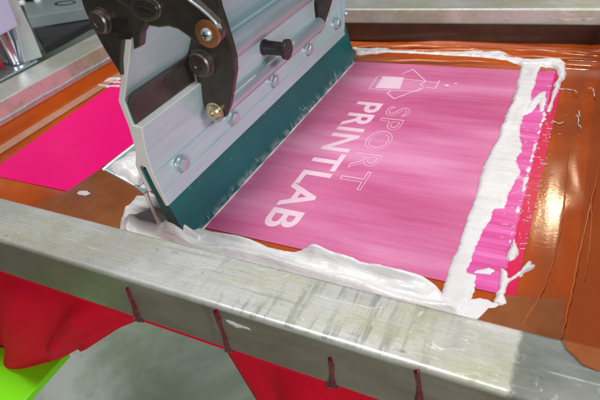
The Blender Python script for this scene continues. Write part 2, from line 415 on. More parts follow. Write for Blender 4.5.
def sheet(name, poly, z, mat, parent=frame, th=.0012, label=None):
    v, fc = prism([(x, y, z) for x, y in poly], (0, 0, th)); o = mesh(name, v, fc, mat, parent)
    if label: o['label'] = label
    return o
# printed window and its neighbour to the left
sheet('print_area', [(-1.30, .958), (-.035, .968), (-.034, 2.292), (-.12, 2.262), (-1.30, 2.235)], .0005, M['pr'], fab, label='pink print area carrying the white lettering')
sheet('print_area', [(-1.985, .974), (-1.535, .982), (-1.530, 1.9), (-2.06, 1.84)], .0005, M['hot'], fab, label='plain hot pink area left of the squeegee')

def text(body, x0, y0, length, cap, name, mat, outline=False, offs=.0):
    c = bpy.data.curves.new(name, 'FONT'); c.body = body; c.size = 1
    c.space_character = 1.06
    if outline: c.fill_mode = 'NONE'; c.bevel_depth = .0105; c.bevel_resolution = 0; c.space_character = 1.10
    else: c.offset = offs; c.extrude = .002
    o = bpy.data.objects.new(name, c); col.objects.link(o)
    dg = bpy.context.evaluated_depsgraph_get(); me = bpy.data.meshes.new_from_object(o.evaluated_get(dg))
    bpy.data.objects.remove(o)
    vs = np.array([v.co[:] for v in me.vertices]); lo = vs.min(0); hi = vs.max(0)
    sx = length/(hi[0]-lo[0]); sy = cap/(hi[1]-lo[1])
    V = [(x0+(v[1]-lo[1])*sy, y0-(v[0]-lo[0])*sx, .0021+(0 if not outline else (v[2]*.02))+(.0004 if v[2] > 0 else 0)) for v in vs]
    FF = [tuple(p.vertices) for p in me.polygons]
    return mesh(name, V, FF, mat, fab)
o = text('PRINTLAB', -.770, 1.855, .83, .108, 'lettering', M['letter'], offs=.020); o['label'] = 'solid pale letters PRINTLAB'
o = text('SPORT', -.632, 1.838, .565, .092, 'lettering', M['line'], True); o['label'] = 'outlined pale letters SPORT'
# line logo above the lettering
def stroke(pts, w=.0054, close=False):
    P = [Vector((*p, 0)) for p in P0(pts)]
    if close: P.append(P[0])
    parts = []
    for a, b in zip(P[:-1], P[1:]):
        t = (b-a).normalized(); n = Vector((-t.y, t.x, 0))*w/2; e = t*w*.35
        q = [a-e+n, b+e+n, b+e-n, a-e-n]; z = .0024+.0004*len(parts)*.2
        parts.append(prism([(p.x, p.y, z) for p in q], (0, 0, .0006)))
    return parts
parts = []
parts += stroke([(378, 76.5), (426, 82), (413, 70), (402, 74.5)])
parts += stroke([(378, 76.5), (369, 89.5), (417, 92), (424, 88)])
parts += stroke([(426, 82), (420, 85), (424, 88), (435, 89.2), (439.5, 81.2)])
parts += stroke([(428, 82.4), (438, 83.2)])
parts += stroke([(421, 89), (394, 99.3), (387, 93.8), (391, 91.5)])
v, fc = merge(parts); o = mesh('emblem_outline', v, fc, M['line'], fab)
solidp = [prism([(x, y, .0030) for x, y in P0([(383, 76.8), (404, 78.2), (400, 89.8), (375, 88.8)])], (0, 0, .0008))]
for (ux, uy, r) in ((446.6, 86.2, .0095), (455.6, 84.3, .0065)):
    c = pz(ux, uy); v, fc = cyl((c[0], c[1], .0030), (0, 0, .0008), r, 20); mesh('emblem_dot', v, fc, M['letter'], fab)
v, fc = merge(solidp); mesh('emblem_fill', v, fc, M['letter'], fab)

# tapes stuck down on the mesh
sheet('tape', P0([(40, 205), (69, 191), (140, 143), (160, 150), (160, 240), (20, 215)]), .0025, M['tape'], label='brown tape left of the ink trough')
sheet('tape', [(-2.125, .80), (-2.062, .80), (-2.078, 2.32), (-2.135, 2.32)], .003, M['pale'], label='narrow clear tape along the left rail')
sheet('tape', [(-1.528, 1.16), (-1.40, 1.16), (-1.40, 2.2), (-1.528, 2.2)], .004, M['pale'], label='clear tape beside the hot pink area')
sheet('tape', P0([(500, 296), (546, 300), (575, 300), (580, 360), (470, 330)]), .003, M['tape'], label='brown tape near the front right corner')
v, fc = prism([(XL+.19, 2.4405-.004, .0), (XR-.006, 2.586, .0), (XR-.006, 2.591, .0), (XL+.19, 2.4445, .0)], (0, 0, .088))  # dark strip standing for the shade low on the back rail's inner face
o = mesh('tape', v, fc, M['shading'], frame); o['label'] = 'dark brown strip put in as shade low on the back rail'  # not a real tape: strip standing for shade
# right rail wrapped in amber tape, lapping over the corner of the front rail
v, fc = boxg(XR-.004, XR+.21, YF+.003, 2.59, -.002, T+.004); mesh('tape', v, fc, M['wtape'], frame, bevel=.008, seg=3)
tp = [pz(x, y, T) for x, y in [(562, 341), (566, 350), (574, 357), (583, 366), (598, 372), (612, 371), (640, 376), (625, 356)]]
v, fc = prism([(x, y, T+.0015) for x, y, _ in tp], (0, 0, .0015))
o = mesh('tape', v, fc, M['tape'], frame); o['label'] = 'amber tape lapping onto the front rail corner'
# folds in the tape on the right
def fold(pts, rad, m, z=.002, jit=.0):
    P = []
    for (ax, ay), (bx, by) in zip(pts[:-1], pts[1:]):
        for k in range(8):
            t = k/8; a = pz(ax+(bx-ax)*t, ay+(by-ay)*t, z); P.append((a[0]+random.uniform(-jit, jit), a[1], z))
    P.append(pz(*pts[-1], z)); return tube(P, lambda t: rad*(.35+.65*math.sin(math.pi*min(1, t*1.02))), 6)
for pts, r, z, lab in (([(562, 338), (566, 318), (570, 300), (574, 280), (580, 250), (588, 215), (597, 178), (601, 150)], .0035, .010, 'long curved fold of tape by the right rail'),
               ([(541, 296), (546, 282), (553, 262), (561, 225), (565, 195), (568, 160), (572, 128)], .0026, .001, 'wavy fold of tape right of the crimson strip'),
               ([(520, 330), (530, 312), (538, 300), (546, 284)], .0026, .003, 'short slanted fold of tape near the front rail'),
               ([(585, 280), (589, 250), (592, 215), (590, 190)], .0022, .014, 'faint fold of tape at the right edge')):
    v, fc = fold(pts, r, None, z, .0012); o = mesh('tape_fold', v, fc, M['wtape'], frame, smooth=True); o['label'] = lab
# gathered tape ridges along the back
for k, (ya, yb, r, x0, x1) in enumerate(((51, 50, .008, 352, 520), (46.5, 47, .010, 350, 470), (54.5, 60, .006, 470, 600), (60, 62, .006, 355, 500), (49, 54, .007, 500, 602))):
    P = [pz(x0+(x1-x0)*t/14, ya+(yb-ya)*t/14+math.sin(t*1.3+k)*.5, .012) for t in range(15)]
    v, fc = tube(P, lambda t, r=r: r*(.3+.9*math.sin(math.pi*t)), 8); mesh('tape_fold', v, fc, M['wtape'], frame, smooth=True)

v, fc = tube([(-2.158, YF+.02+k*.1, .082+.002*math.sin(k*2.1)) for k in range(17)], .005, 8); o = mesh('tape_fold', v, fc, M['zinc'], frame, smooth=True); o['label'] = 'bright bead along the foot of the left rail'
# ================================================================== WHITE INK
def inkx(X, Y): return .012*np.abs(np.sin(X*9+fbm(X*3, Y*3, 3)*9))
right_band = [(523, 62), (519, 78), (515, 95), (505, 118), (496, 143), (483, 168), (476, 195), (466, 222), (459, 243), (450, 265), (444, 288), (438, 300), (452, 312),
   (461, 316), (465, 307), (470, 299), (475, 285), (476, 276), (466, 273), (470, 266), (475, 252), (482, 232), (490, 220), (494, 210), (505, 209), (508, 197), (515, 180), (521, 171), (515, 161), (522, 152), (521, 141), (520, 128), (526, 112), (531, 100), (532, 90), (536, 80), (540, 64)]
hand = [(528, 106), (537, 94), (545, 91), (547, 93), (543, 111), (540, 112), (540, 99), (532, 112), (524, 116)]
blob('ink_smear', [P0(right_band), P0(hand)], M['ink'], h=.007, w=.014, cell=.0035, edge=.006, rough=.5, seed=3, nscale=7, comb=.0035, extra=lambda X, Y: .0006*(vnoise(X*6, Y*110, 5)-.5)+.020*(fbm(X*14, Y*5, 91, 2)-.38).clip(0, 1))
setprops(bpy.data.objects['ink_smear'], 'long vertical smear of white ink at the right edge of the pink print', 'ink smear')
top_band = [(352, 49.5), (375, 50), (395, 51), (420, 52.5), (445, 52), (462, 50.5), (474, 49), (486, 54), (500, 53.5), (515, 58), (530, 61), (548, 60.5), (560, 61), (566, 65),
   (566, 72), (562, 80), (556, 95), (550, 112), (547, 112), (552, 95), (557, 78), (556, 69), (545, 66.5), (525, 66), (505, 62.5), (480, 59), (450, 57.5), (420, 56), (385, 55), (356, 55)]
o = blob('ink_smear', [P0(top_band)], M['ink'], h=.014, w=.014, edge=.009, rough=.8, cell=.004, seed=11, nscale=12)
setprops(o, 'thin ridge of white ink running along the back of the pink print', 'ink smear')
front = [(121, 226), (124, 214), (132, 203), (142, 197), (150, 192), (160, 198), (170, 209), (182, 217), (205, 230), (225, 236), (250, 242), (270, 248), (295, 254), (312, 254), (328, 252), (337, 257), (362, 268),
   (400, 276), (422, 281), (438, 289), (446, 300), (462, 314), (470, 326), (400, 314), (340, 296), (280, 279), (220, 264), (160, 248), (118, 234)]
def fx(X, Y):
    s = fbm(X*5, Y*9, 31, 4)
    r1 = np.exp(-((Y-.955+.02*np.sin(X*11)+.03*(s-.5))/.022)**2)*.011*(.3+fbm(X*6, Y*2, 2))
    r2 = np.exp(-((Y-.915+.018*np.sin(X*7+1)+.05*(s-.5))/.016)**2)*.011*(.3+fbm(X*8, Y*2, 8))
    lump = .015*np.exp(-(((X+.545)/.030)**2+((Y-.935)/.022)**2))*(.6+fbm(X*28, Y*28, 13, 2))+.052*np.exp(-(((X+.985)/.05)**2+((Y-.895)/.032)**2))*(.75+.6*fbm(X*12, Y*12, 17, 2))
    l2 = .012*np.exp(-(((X+.28)/.05)**4+((Y-.905-.1*(X+.28))/.012)**2))+.011*np.exp(-(((X+.40)/.05)**4+((Y-.89)/.010)**2))+.008*np.exp(-(((X+.75)/.09)**4+((Y-.93)/.010)**2))
    ph = 95*(Y+.045*(fbm(X*5, Y*4, 77, 2)-.4)+.012*np.sin(X*13)); rd = (.5+.5*np.sin(ph))**2.2*.013*(.35+1.3*vnoise(X*7, Y*5, 88))
    film = np.exp(-(((X+.96)/.10)**4+((Y-.955)/.06)**4))
    rim = .020*np.exp(-((np.abs(X+1.135+.03*np.sin(Y*30))/.016)**2))+.016*np.exp(-(((Y-.90)/.014)**2))*(X < -.9)
    g = .007*(fbm(X*22, Y*30, 101, 3)-.42)
    return (r1+r2+rd+g)*(1-.8*film)+lump+l2+rim
o = blob('ink_smear', [P0(front)], M['ink'], h=.006, w=.018, cell=.0033, edge=.005, rough=.6, seed=21, nscale=6, extra=fx)
setprops(o, 'thick folded bank of white ink piled along the scratched front rail', 'ink smear')
# thin drag film with streaks in the front right corner
for pts, lab, h, sd in (
    ([(462, 303), (470, 300), (480, 298), (492, 303), (500, 303), (503, 306), (497, 311), (488, 313), (476, 319), (466, 322), (455, 314)], 'ragged film of white ink in the front right corner of the print', .004, 41),
    ([(497, 296), (501, 280), (500, 268), (506, 272), (509, 279), (516, 274), (524, 268), (528, 262), (531, 262), (529, 267), (534, 265), (533, 268), (527, 271), (518, 277), (508, 284), (503, 296), (507, 305), (500, 307), (493, 304)], 'forked splash of white ink crossing the crimson strip', .008, 43),
    ([(510, 262), (506, 258), (510, 248), (514, 239), (517, 248), (518, 255), (514, 260)], 'small rounded blot of white ink on the crimson strip', .010, 45),
    ([(474, 273), (480, 270), (488, 268), (494, 271), (490, 274.5), (480, 274.5)], 'narrow oval dab of white ink beside the vertical smear', .004, 47),
    ([(83, 82), (88, 80), (91, 76), (95, 74.5), (99, 77), (105, 76), (110, 78), (121, 77.5), (121, 80), (108, 80.5), (121, 82), (121, 83.5), (104, 82), (98, 84.5), (108, 85.5), (120, 85.5), (120, 87), (104, 87), (94, 85), (90, 83)], 'pale scraped patch of ink on the far edge of the hot pink area', .005, 49),
    ([(76, 194), (80, 191.5), (88, 191.5), (92, 194), (86, 196.5), (79, 196)], 'small white ink drop on the brown tape', .006, 51),
    ([(546, 113), (542, 125), (536, 146), (527, 180), (518, 212), (511, 240), (509, 247), (508, 246), (516, 213), (525.3, 177), (534.5, 145), (540.6, 123), (544.6, 112)], 'thin broken line of white ink down the crimson strip', .002, 53)):
    o = blob('ink_spot', [P0(pts)], M['ink'], h=h, w=.012, cell=.0028, edge=.005 if sd != 53 else .013, rough=.5, seed=sd, nscale=22)
    setprops(o, lab, 'ink spot')
squig = [([(588, 88), (592, 88), (594, 92), (594, 98)], 'hooked white ink squiggle on the amber tape by the right rail'),
         ([(575, 115), (579, 117), (578, 124), (582, 129)], 'zigzag white ink thread on the dark amber tape'),
         ([(556, 89), (566, 89), (574, 90), (578, 93)], 'level white ink thread crossing onto the amber tape'),
         ([(579, 110), (580, 118)], 'short upright white ink thread above the zigzag one'),
         ([(552, 120), (560, 124), (564, 122)], 'fine white ink thread at the edge of the crimson strip')]
for pts, lab in squig:
    P = []
    for (ax, ay), (bx, by) in zip(pts[:-1], pts[1:]):
        for k in range(5): P.append(pz(ax+(bx-ax)*k/5+random.uniform(-.5, .5), ay+(by-ay)*k/5+random.uniform(-.5, .5), .004+(0.02 if ax > 570 else 0)))
    v, fc = tube(P, lambda t: .0015*(.4+abs(math.sin(t*9))), 6); o = mesh('ink_thread', v, fc, M['ink'], smooth=True); setprops(o, lab, 'ink thread')
# fine specks across the crimson strip: past counting
parts = []
for k in range(150):
    y = random.uniform(85, 250); x = 566-.235*(y-70)-random.gauss(12, 9)+random.random()*6
    if x > 590: continue
    p = Vector(pz(x, y, .0022)); r = random.uniform(.0008, .0026)
    a = random.choice([0, .1, -.2, 1.4]); L = r*random.uniform(1, 7)
    parts.append(tube([p, p+Vector((math.cos(a)*L*.5, math.sin(a)*L*.5, .0004)), p+Vector((math.cos(a+.3)*L, math.sin(a+.3)*L, 0))], r*.5, 5))
v, fc = merge(parts); o = mesh('ink_flecks', v, fc, M['ink']); setprops(o, 'fine white ink flecks sprinkled over the crimson strip and amber tape', 'ink flecks', kind='stuff')

# dark red drips on the front face of the front rail
YO = YF-.15
def drip(pts, lab, sd):
    P = [(pyy(x, y, YO)[0], pyy(x, y, YO)[2]) for x, y in pts]
    o = blob('ink_drip', [P], M['wine'], h=.006, w=.008, cell=.0022, edge=.0015, rough=.3, base=(0, YO, 0), U=(1, 0, 0), V=(0, 0, 1), seed=sd, nscale=30, skirt=.002)
    setprops(o, lab, 'ink drip')
drip([(126, 288), (128, 287), (132, 297), (137, 308), (142, 322), (134, 320), (132, 305)], 'leftmost dark red drip, thin and slanting, above the hanging shirt', 61)
drip([(213, 311), (217, 309), (221, 318), (222, 325), (227, 338), (231, 352), (225, 351), (222, 333), (218, 322)], 'kinked dark red drip on the rail where the shirt reappears below', 62)
drip([(328, 358), (331, 357), (334, 366), (334, 377), (337, 388), (326, 386), (330, 374)], 'dark red drip with a spreading foot near the middle of the front rail', 63)
drip([(414, 370), (419, 370), (420, 380), (422, 392), (424, 403), (415, 402), (417, 385)], 'rightmost dark red drip starting at the rail edge', 64)
P = [(pyy(x, y, YO)[0], pyy(x, y, YO)[2]) for x, y in [(224, 319.5), (232, 321.5), (247, 327.5), (250, 330), (240, 328), (229, 323.5)]]
o = blob('ink_smear', [P], M['ink'], h=.0008, w=.01, cell=.0022, edge=.006, base=(0, YO, 0), V=(0, 0, 1), seed=65, nscale=30, skirt=.002)
setprops(o, 'faint white wipe mark on the rail face next to the kinked red drip', 'ink smear')

# ================================================================== SQUEEGEE
Y0, Y1 = .88, 2.225
sq = thing('squeegee', (-.95, 1.5, 0), 'aluminium squeegee with a teal blade pressed on the pink mesh', 'squeegee')
prof = [(-.868, .728), (-.848, .721), (-.903, .629), (-.9955, .463), (-.994, .394), (-.966, .390), (-.981, .312), (-.981, .300), (-.983, .262), (-.978, .215),
        (-.966, .137), (-.978, .134), (-.994, .20), (-1.004, .262), (-1.018, .266), (-1.028, .255), (-1.016, .178), (-1.030, .174), (-1.040, .262), (-1.018, .315), (-1.013, .388), (-1.0165, .462)]
v, fc = prism([(x, Y0, z) for x, z in prof], (0, Y1-Y0, 0)); hold = mesh('holder', v, fc, M['alu'], sq, bevel=.0025, seg=2)
# sawn end faces are raw metal
me = hold.data; me.materials.append(M['cut'])
for p in me.polygons:
    if abs(p.normal.y) > .9 or (p.normal.z > .9 and abs(p.center.z*(1/S)+WO[hold].z-.392) < .01): p.material_index = 1
# grooves pressed into the front plate
for zz in (.244, .186):
    xg = -.9835+(.262-zz)*.10
    v, fc = boxg(xg-.004, xg+.0055, Y0+.001, Y1-.001, zz-.0018, zz+.0018); mesh('groove_rib', v, fc, M['alu'], sq, bevel=.0012)
# blade
bl = [(-.9965, .255), (-.982, .20), (-.969, .136), (-.958, .09), (-.9335, .001), (-.975, .001), (-1.003, .09), (-1.0155, .18), (-1.024, .25)]
v, fc = prism([(x, Y0+.005, z) for x, z in bl], (0, 2.262-Y0-.005, 0)); blade = mesh('blade', v, fc, M['teal'], sq, bevel=.002)
parts = []
for k in range(26):                # strings of ink clinging to the blade's edge
    y = random.uniform(.93, 2.2); p = Vector((-.933, y, .003)); L = random.choice([.006, .010, .015, .022, .035])
    d = Vector((-.28, random.uniform(-.5, .15), 1)).normalized()
    if random.random() < .5: p += Vector((-.011, 0, .04))*random.random()*.6
    parts.append(tube([p+Vector((.0015, 0, 0)), p+d*L*.5+Vector((.0035, 0, 0)), p+d*L+Vector((.003, 0, 0))], lambda t: .0011*(1.1-t), 5))
xs_ = [Y0+.03+i*.01 for i in range(133)]
parts.append(tube([(-.9325, y, .0035) for y in xs_], lambda t: .0028+.0018*math.sin(t*71)*math.sin(t*23), 6))
v, fc = merge(parts); mesh('ink_residue', v, fc, M['ink'], blade)
# hex bolts
for y in (.985, 1.268, 1.555, 1.855, 2.150):
    base = Vector((-.974, y, .214)); d = Vector((1, 0, -.10)).normalized()
    v, fc = cyl(base, d*.02, .0225, 6, [(0, .0215), (.017, .0215), (.0185, .0195)])
    b = mesh('bolt', v, fc, M['zinc'], sq, bevel=.001)
    v, fc = cyl(base-d*.004, d*.01, .025, 28, [(0, .0255), (.0065, .0255), (.008, .0235)]); mesh('washer', v, fc, M['zinc'], b)
# far end stop with its small ball screw
v, fc = prism([(-1.03, Y1+.002, .13), (-.975, Y1+.002, .13), (-.955, Y1+.002, .33), (-.93, Y1+.002, .45), (-1.03, Y1+.002, .45)], (0, .012, 0)); mesh('end_plate', v, fc, M['alu'], sq, bevel=.003)
p = Vector(pyy(336, 14, 2.24)); q = Vector(pyy(346.5, 13, 2.24))
v, fc = cyl(p, q-p, .006, 16, [(0, .006), ((q-p).length-.008, .006), ((q-p).length-.006, .011), ((q-p).length+.001, .014), ((q-p).length+.008, .011), ((q-p).length+.011, .004)]); mesh('stop_screw', v, fc, M['zinc'], sq, autos=True)

# flood bar behind the squeegee
fb = thing('flood_bar', (-1.12, 1.5, .15), 'thin bright metal flood bar tucked behind the squeegee, smeared with white ink', 'flood bar')
pf = [(-1.178, .222), (-1.172, .228), (-1.075, .190), (-1.045, .166), (-1.048, .160), (-1.079, .182)]
v, fc = prism([(x, .88, z) for x, z in pf], (0, 1.3, 0)); mesh('scraper_sheet', v, fc, M['zinc'], fb, bevel=.001)
v, fc = tube([(-1.176, .878+.13*k, .226) for k in range(11)], .0045, 10); mesh('rolled_edge', v, fc, M['cut'], fb, smooth=True)
o = blob('ink_smear', [[(-.055, .015), (-.02, .0), (.045, .003), (.06, .03), (.055, .10), (.02, .16), (-.03, .15), (-.05, .08)]], M['ink'], h=.028, w=.05, cell=.004, edge=.01, rough=.6,
         base=(-1.110, .885, .2055), U=(.93, 0, -.367), V=(0, 1, 0), seed=71, nscale=12); setprops(o, 'lump of white ink sitting on the near end of the flood bar', 'ink smear')
v, fc = tube([(-1.062, .90, .18), (-1.055, .895, .13), (-1.05, .895, .08), (-1.045, .90, .02), (-1.04, .905, .006)], lambda t: .010-.012*t*(1-t)*2+.006*t*t, 10)
o = mesh('ink_string', v, fc, M['ink'], smooth=True); setprops(o, 'string of white ink dripping from the flood bar to the mesh', 'ink string')

# ================================================================== CLAMP CARRIAGE
cl = thing('squeegee_clamp', (-.96, 1.5, .25), 'dark bronze clamp carriage with lever arm, rods and black knob gripping the squeegee', 'clamp')
def plate(name, pts, Y, th, mat, label=None, bev=.004):
    P = []
    for q in pts:
        yy = Y(q[0]) if callable(Y) else Y
        P.append(pyy(q[0], q[1], yy))
    v, fc = prism(P, (0, th, 0)); o = mesh(name, v, fc, mat, cl, bevel=bev, seg=2)
    if label: o['label'] = label
    return o
plate('side_plate', [(176, -30), (212, -30), (216, -6), (219, 8), (225, 26), (231, 46), (234, 58), (235, 72), (232, 92), (229, 108), (225, 117), (217, 121), (210, 119), (205, 110), (200, 94), (197, 84), (196, 76), (192, 68), (187, 60), (185, 48), (187, 36), (180, 18)],
      1.15, .022, M['bronze'], 'near side plate with a pointed lower end')
plate('side_plate', [(72, -30), (156, -30), (158, -2), (149, 20), (141, 34), (140, 47), (133, 50), (132.5, 38), (122.5, 38), (120, 60), (121, 77), (117, 70), (105, 51), (94, 31), (84, 10)], .868, .022, M['bronze'], 'left side plate behind the holder tip')
plate('side_plate', [(302, -30), (336, -30), (331, -2), (327, 12), (322, 27), (319, 34), (314, 36), (309, 30), (303, 24), (300, 5)], 1.95, .03, M['bronze'], 'far side plate')
yl = lambda x: .838
lev = plate('lever_arm', [(100, -30), (104, -8), (116, 1), (128, 8), (139, 18), (149, 26.5), (158, 28), (168, 27), (178, 30), (188, 37), (197, 44), (206, 46.5), (215, 45), (221, 39), (222, 31), (218, 24), (208, 14), (197, 4), (186, -6), (176, -30)], yl, .02, M['bronze'], bev=.005)
# rounded recess on the lever
def oval(pts, Y, d0, d1, mat, name, par):
    P = [Vector(pyy(x, y, Y(x) if callable(Y) else Y))+Vector((0, -d1, 0)) for x, y in pts]; v, fc = prism(P, (0, d1-d0, 0)); return mesh(name, v, fc, mat, par, bevel=.002, seg=3)
def ovalpx(cx_, cy_, a, b, ang, n=24): return [(cx_+a*math.cos(t)*math.cos(ang)-b*math.sin(t)*math.sin(ang), cy_+a*math.cos(t)*math.sin(ang)+b*math.sin(t)*math.cos(ang)) for t in [2*math.pi*k/n for k in range(n)]]
YV = yl
oval(ovalpx(147, 8, 16, 12, .35), YV, 0, .006, M['darkbolt'], 'recess_rim', lev)
oval(ovalpx(147, 8, 13.2, 9.2, .35), YV, 0, .0075, M['bronze'], 'recess_plate', lev)
oval(ovalpx(147.5, 8, 9, 2.0, .30), YV, 0, .0095, M['hole'], 'recess_slot', lev)
# bright worn bevel along the lever's top edge
P = [Vector(pyy(x, y, yl(x)-.002)) for x, y in [(184, -4), (192, 2), (200, 8), (208, 15), (215, 22), (219, 28)]]
v, fc = tube(P, .0028, 8); mesh('worn_edge', v, fc, M['rod'], lev, smooth=True)
# dark sockets
oval(ovalpx(118, 24, 11, 7.5, -.5), .868, 0, .003, M['hole'], 'socket', cl)
oval([(119, 33), (131, 33), (132, 39), (118, 39)], .868, 0, .004, M['hole'], 'notch', cl)
def bolt_front(px, py, Y, rad, mat, h=.03, socket=True, name='pivot_bolt', matw=None, tilt=0):
    c = Vector(pyy(px, py, Y)); d = Vector((0, -1, 0))
    v, fc = cyl(c, d*h, rad, 36, [(0, rad*1.16), (h*.3, rad*1.16), (h*.34, rad), (h*.85, rad), (h, rad*.86), (h, rad*.36), (h*.8, rad*.30)])
    b = mesh(name, v, fc, mat, cl, autos=True)
    return b, c
bolt_front(103, 20, .867, .0255, M['darkbolt'], .020)
bolt_front(203, 62, 1.149, .036, M['darkbolt'], .026)
# copper washer and cross-head screw at the lever's end
c = Vector(pyy(208.5, 33, yl(208)-.001)); nl = Vector((0, -1, 0)); c = Vector(pyy(208.5, 33, .8375))
v, fc = cyl(c, nl*.006, .043, 36, [(0, .028), (.005, .028), (.006, .026)]); cw = mesh('pivot_washer', v, fc, M['copper'], cl, autos=True)
c2 = c+nl*.0058; v, fc = cyl(c2, nl*.02, .018, 28, [(0, .0125), (.004, .0122), (.0075, .008), (.0085, .003)]); s_ = mesh('pivot_screw', v, fc, M['zinc'], cl, autos=True)
v, fc = merge([boxg(c2.x-.0075, c2.x+.0075, c2.y-.0092, c2.y-.006, c2.z-.0013, c2.z+.0013), boxg(c2.x-.0013, c2.x+.0013, c2.y-.0094, c2.y-.006, c2.z-.0075, c2.z+.0075)]); mesh('cross_slot', v, fc, M['hole'], s_)
# lower brass-coloured screw
c = Vector(pyy(215.5, 111, 1.149)); v, fc = cyl(c, (0, -.02, 0), .024, 28, [(0, .030), (.005, .030), (.006, .025), (.014, .024), (.020, .018), (.020, .010), (.012, .009)]); mesh('pivot_screw', v, fc, M['brass'], cl, autos=True)
# rods
def rod(a, b, r):
    a, b = Vector(a), Vector(b); L = (b-a).length
    v, fc = cyl(a, b-a, r, 32, [(0, r*.8), (.005, r), (L-.008, r), (L, r*.75)]); return mesh('rod', v, fc, M['rod'], cl, autos=True)
rod((-.958, 1.16, .282), (-.958, 1.955, .284), .028)
rod((-.948, 1.16, .436), (-.948, 1.97, .436), .035)
v, fc = prism([(-.990, .884, .396), (-.9925, .884, .457), (-.972, .884, .484), (-.968, .884, .481), (-.988, .884, .455), (-.986, .884, .396)], (0, .268, 0))  # dark strip added for the shade inside the holder, above its ledge
o = mesh('shade_strip', v, fc, M['shade'], cl, bevel=.001); o['label'] = 'dark strip added as the shade above the pale ledge of the holder'
# mounting web between the two rods
v, fc = prism([(-.968, 1.175, .292), (-.968, 1.175, .405), (-.964, 1.175, .405), (-.964, 1.175, .292)], (0, .76, 0)); mesh('web_plate', v, fc, M['alu'], cl, bevel=.001)
# black knob
kb = Vector((-.9635, 1.515, .356)); v, fc = cyl(kb, (.105, 0, -.004), .024, 36, [(0, .027), (.006, .027), (.007, .024), (.076, .0225), (.077, .020), (.082, .020), (.083, .034), (.094, .0345), (.0965, .031), (.0965, .006), (.0945, .004)])
mesh('knob', v, fc, M['black'], cl, autos=True)

# ================================================================== UNDER THE FRAME
def cloth(name, top, bot, ytop, ybot, n=60, m=26, seed=1, fold=.02, bulge=.05, parent=None, endfade=1):
    EF = {}
    def samp(pts, t):
        seg = [0]
        for a, b in zip(pts[:-1], pts[1:]): seg.append(seg[-1]+math.dist(a, b))
        s = t*seg[-1]
        for i in range(len(pts)-1):
            if s <= seg[i+1]+1e-9:
                k = (s-seg[i])/(seg[i+1]-seg[i]); return (pts[i][0]+(pts[i+1][0]-pts[i][0])*k, pts[i][1]+(pts[i+1][1]-pts[i][1])*k)
        return pts[-1]
    V = []
    for j in range(m):
        s = j/(m-1)
        for i in range(n):
            t = i/(n-1); a = samp(top, t); b = samp(bot, t)
            A = Vector(pyy(*a, ytop)); A.z = -.004; B = Vector(pyy(*b, ybot))
            p = A.lerp(B, s); ef = min(1, 4*(1-t)) if endfade > 0 else min(1, 5*t); EF[i] = ef; p.y -= ef*bulge*math.sin(math.pi*s**.8)
            w = fbm(np.array([t*5.0+s]), np.array([s*1.3]), seed, 2)[0]-.375
            p.y -= ef*(fold*3.2*w*s+fold*1.1*math.sin(t*19+s*2+seed+5*w)*s)*(1/max(s, .05))**.5; p.z += ef*fold*.4*w*s; p.y -= ef*.014/(1+math.exp(-(s-.72)*60))
            V.append(p)
    # the hem curls back under
    for r in range(1, 6):
        for i in range(n):
            q = V[(m-1)*n+i]; th = r/5*1.9; V.append(q+EF[i]*Vector((0, .055*math.sin(th)+.03*r/5, -.018*math.sin(th)+.02*(1-math.cos(th)))))
    mm = m+5; return V, [(j*n+i, j*n+i+1, (j+1)*n+i+1, (j+1)*n+i) for j in range(mm-1) for i in range(n-1)]
sh = thing('t_shirt', (-.9, .8, -.3), 'bright red jersey t-shirt on the press, drooping in folds below the front rail', 't-shirt')
v, fc = cloth('sleeve', [(-60, 258), (0, 272), (60, 292), (134, 319)], [(-60, 352), (-10, 360), (10, 365.5), (28, 367), (48, 361), (70, 352), (100, 336), (134, 321)], .66, .66, seed=3, bulge=.07, fold=.030)
mesh('sleeve', v, fc, M['cloth'], sh, smooth=True, solid=.006)
v, fc = cloth('body', [(219, 345), (290, 366), (380, 394), (520, 440)], [(282, 440), (330, 500), (400, 520), (520, 560)], .64, .64, seed=8, bulge=.03, fold=.03, endfade=0)
mesh('shirt_body', v, fc, M['cloth'], sh, smooth=True, solid=.006)
v, fc = prism([pyy(x, y, .66) for x, y in [(-60, 258), (0, 272), (134, 320), (222, 347), (380, 394), (520, 440), (520, 447), (380, 400), (222, 354), (175, 341), (134, 327), (0, 277)]], (0, .9, 0))
V2 = [Vector((p[0], p[1]-.055, -.004-(.022 if i % 12 > 5 else 0))) for i, p in enumerate(v)]
mesh('shirt_front', V2, fc, M['cloth'], sh)
lb = P0([(-60, 340), (30, 350), (68, 352), (25, 400), (-20, 455), (-90, 455)], -.6)
v, fc = prism([(x, y, -.6) for x, y in lb], (0, 0, -.03)); o = mesh('lime_board', v, fc, M['lime'], bevel=.004); setprops(o, 'fluorescent lime green board below the red shirt in the lower left corner', 'board')

# ================================================================== PRESS PARTS AT THE BACK LEFT
fcl = thing('frame_clamp', (-2.42, 1.6, T), 'pneumatic frame clamp with lavender block, polished piston and pale bracket on the left rail', 'clamp')
XK = -2.30
b1 = [pxx(x, y, XK) for x, y in [(-14, -30), (1, -22), (19, 26), (0, 36), (-30, 50)]]
v, fc = prism(b1, (-.12, 0, 0)); mesh('clamp_block', v, fc, M['lav'], fcl, bevel=.006)
br = [pxx(x, y, XK-.06) for x, y in [(4, -30), (14, -8), (18, 0), (31, 27), (43, 57), (24, 63), (19, 40), (10, 12), (-4, -20)]]
v, fc = prism(br, (-.03, 0, 0)); mesh('bracket', v, fc, M['cyan'], fcl, bevel=.005)
pc = Vector((-2.30, 1.500, T+.001)); pc = Vector(pz(17, 66, T+.004))
v, fc = cyl(pc, (0, 0, .25), .045, 36, [(0, .066), (.006, .072), (.018, .072), (.022, .062), (.023, .040), (.22, .040)]); mesh('piston', v, fc, M['redp'], fcl, autos=True)
v, fc = cyl(pc+Vector((.02, -.05, .03)), (0, 0, .1), .03, 20); 
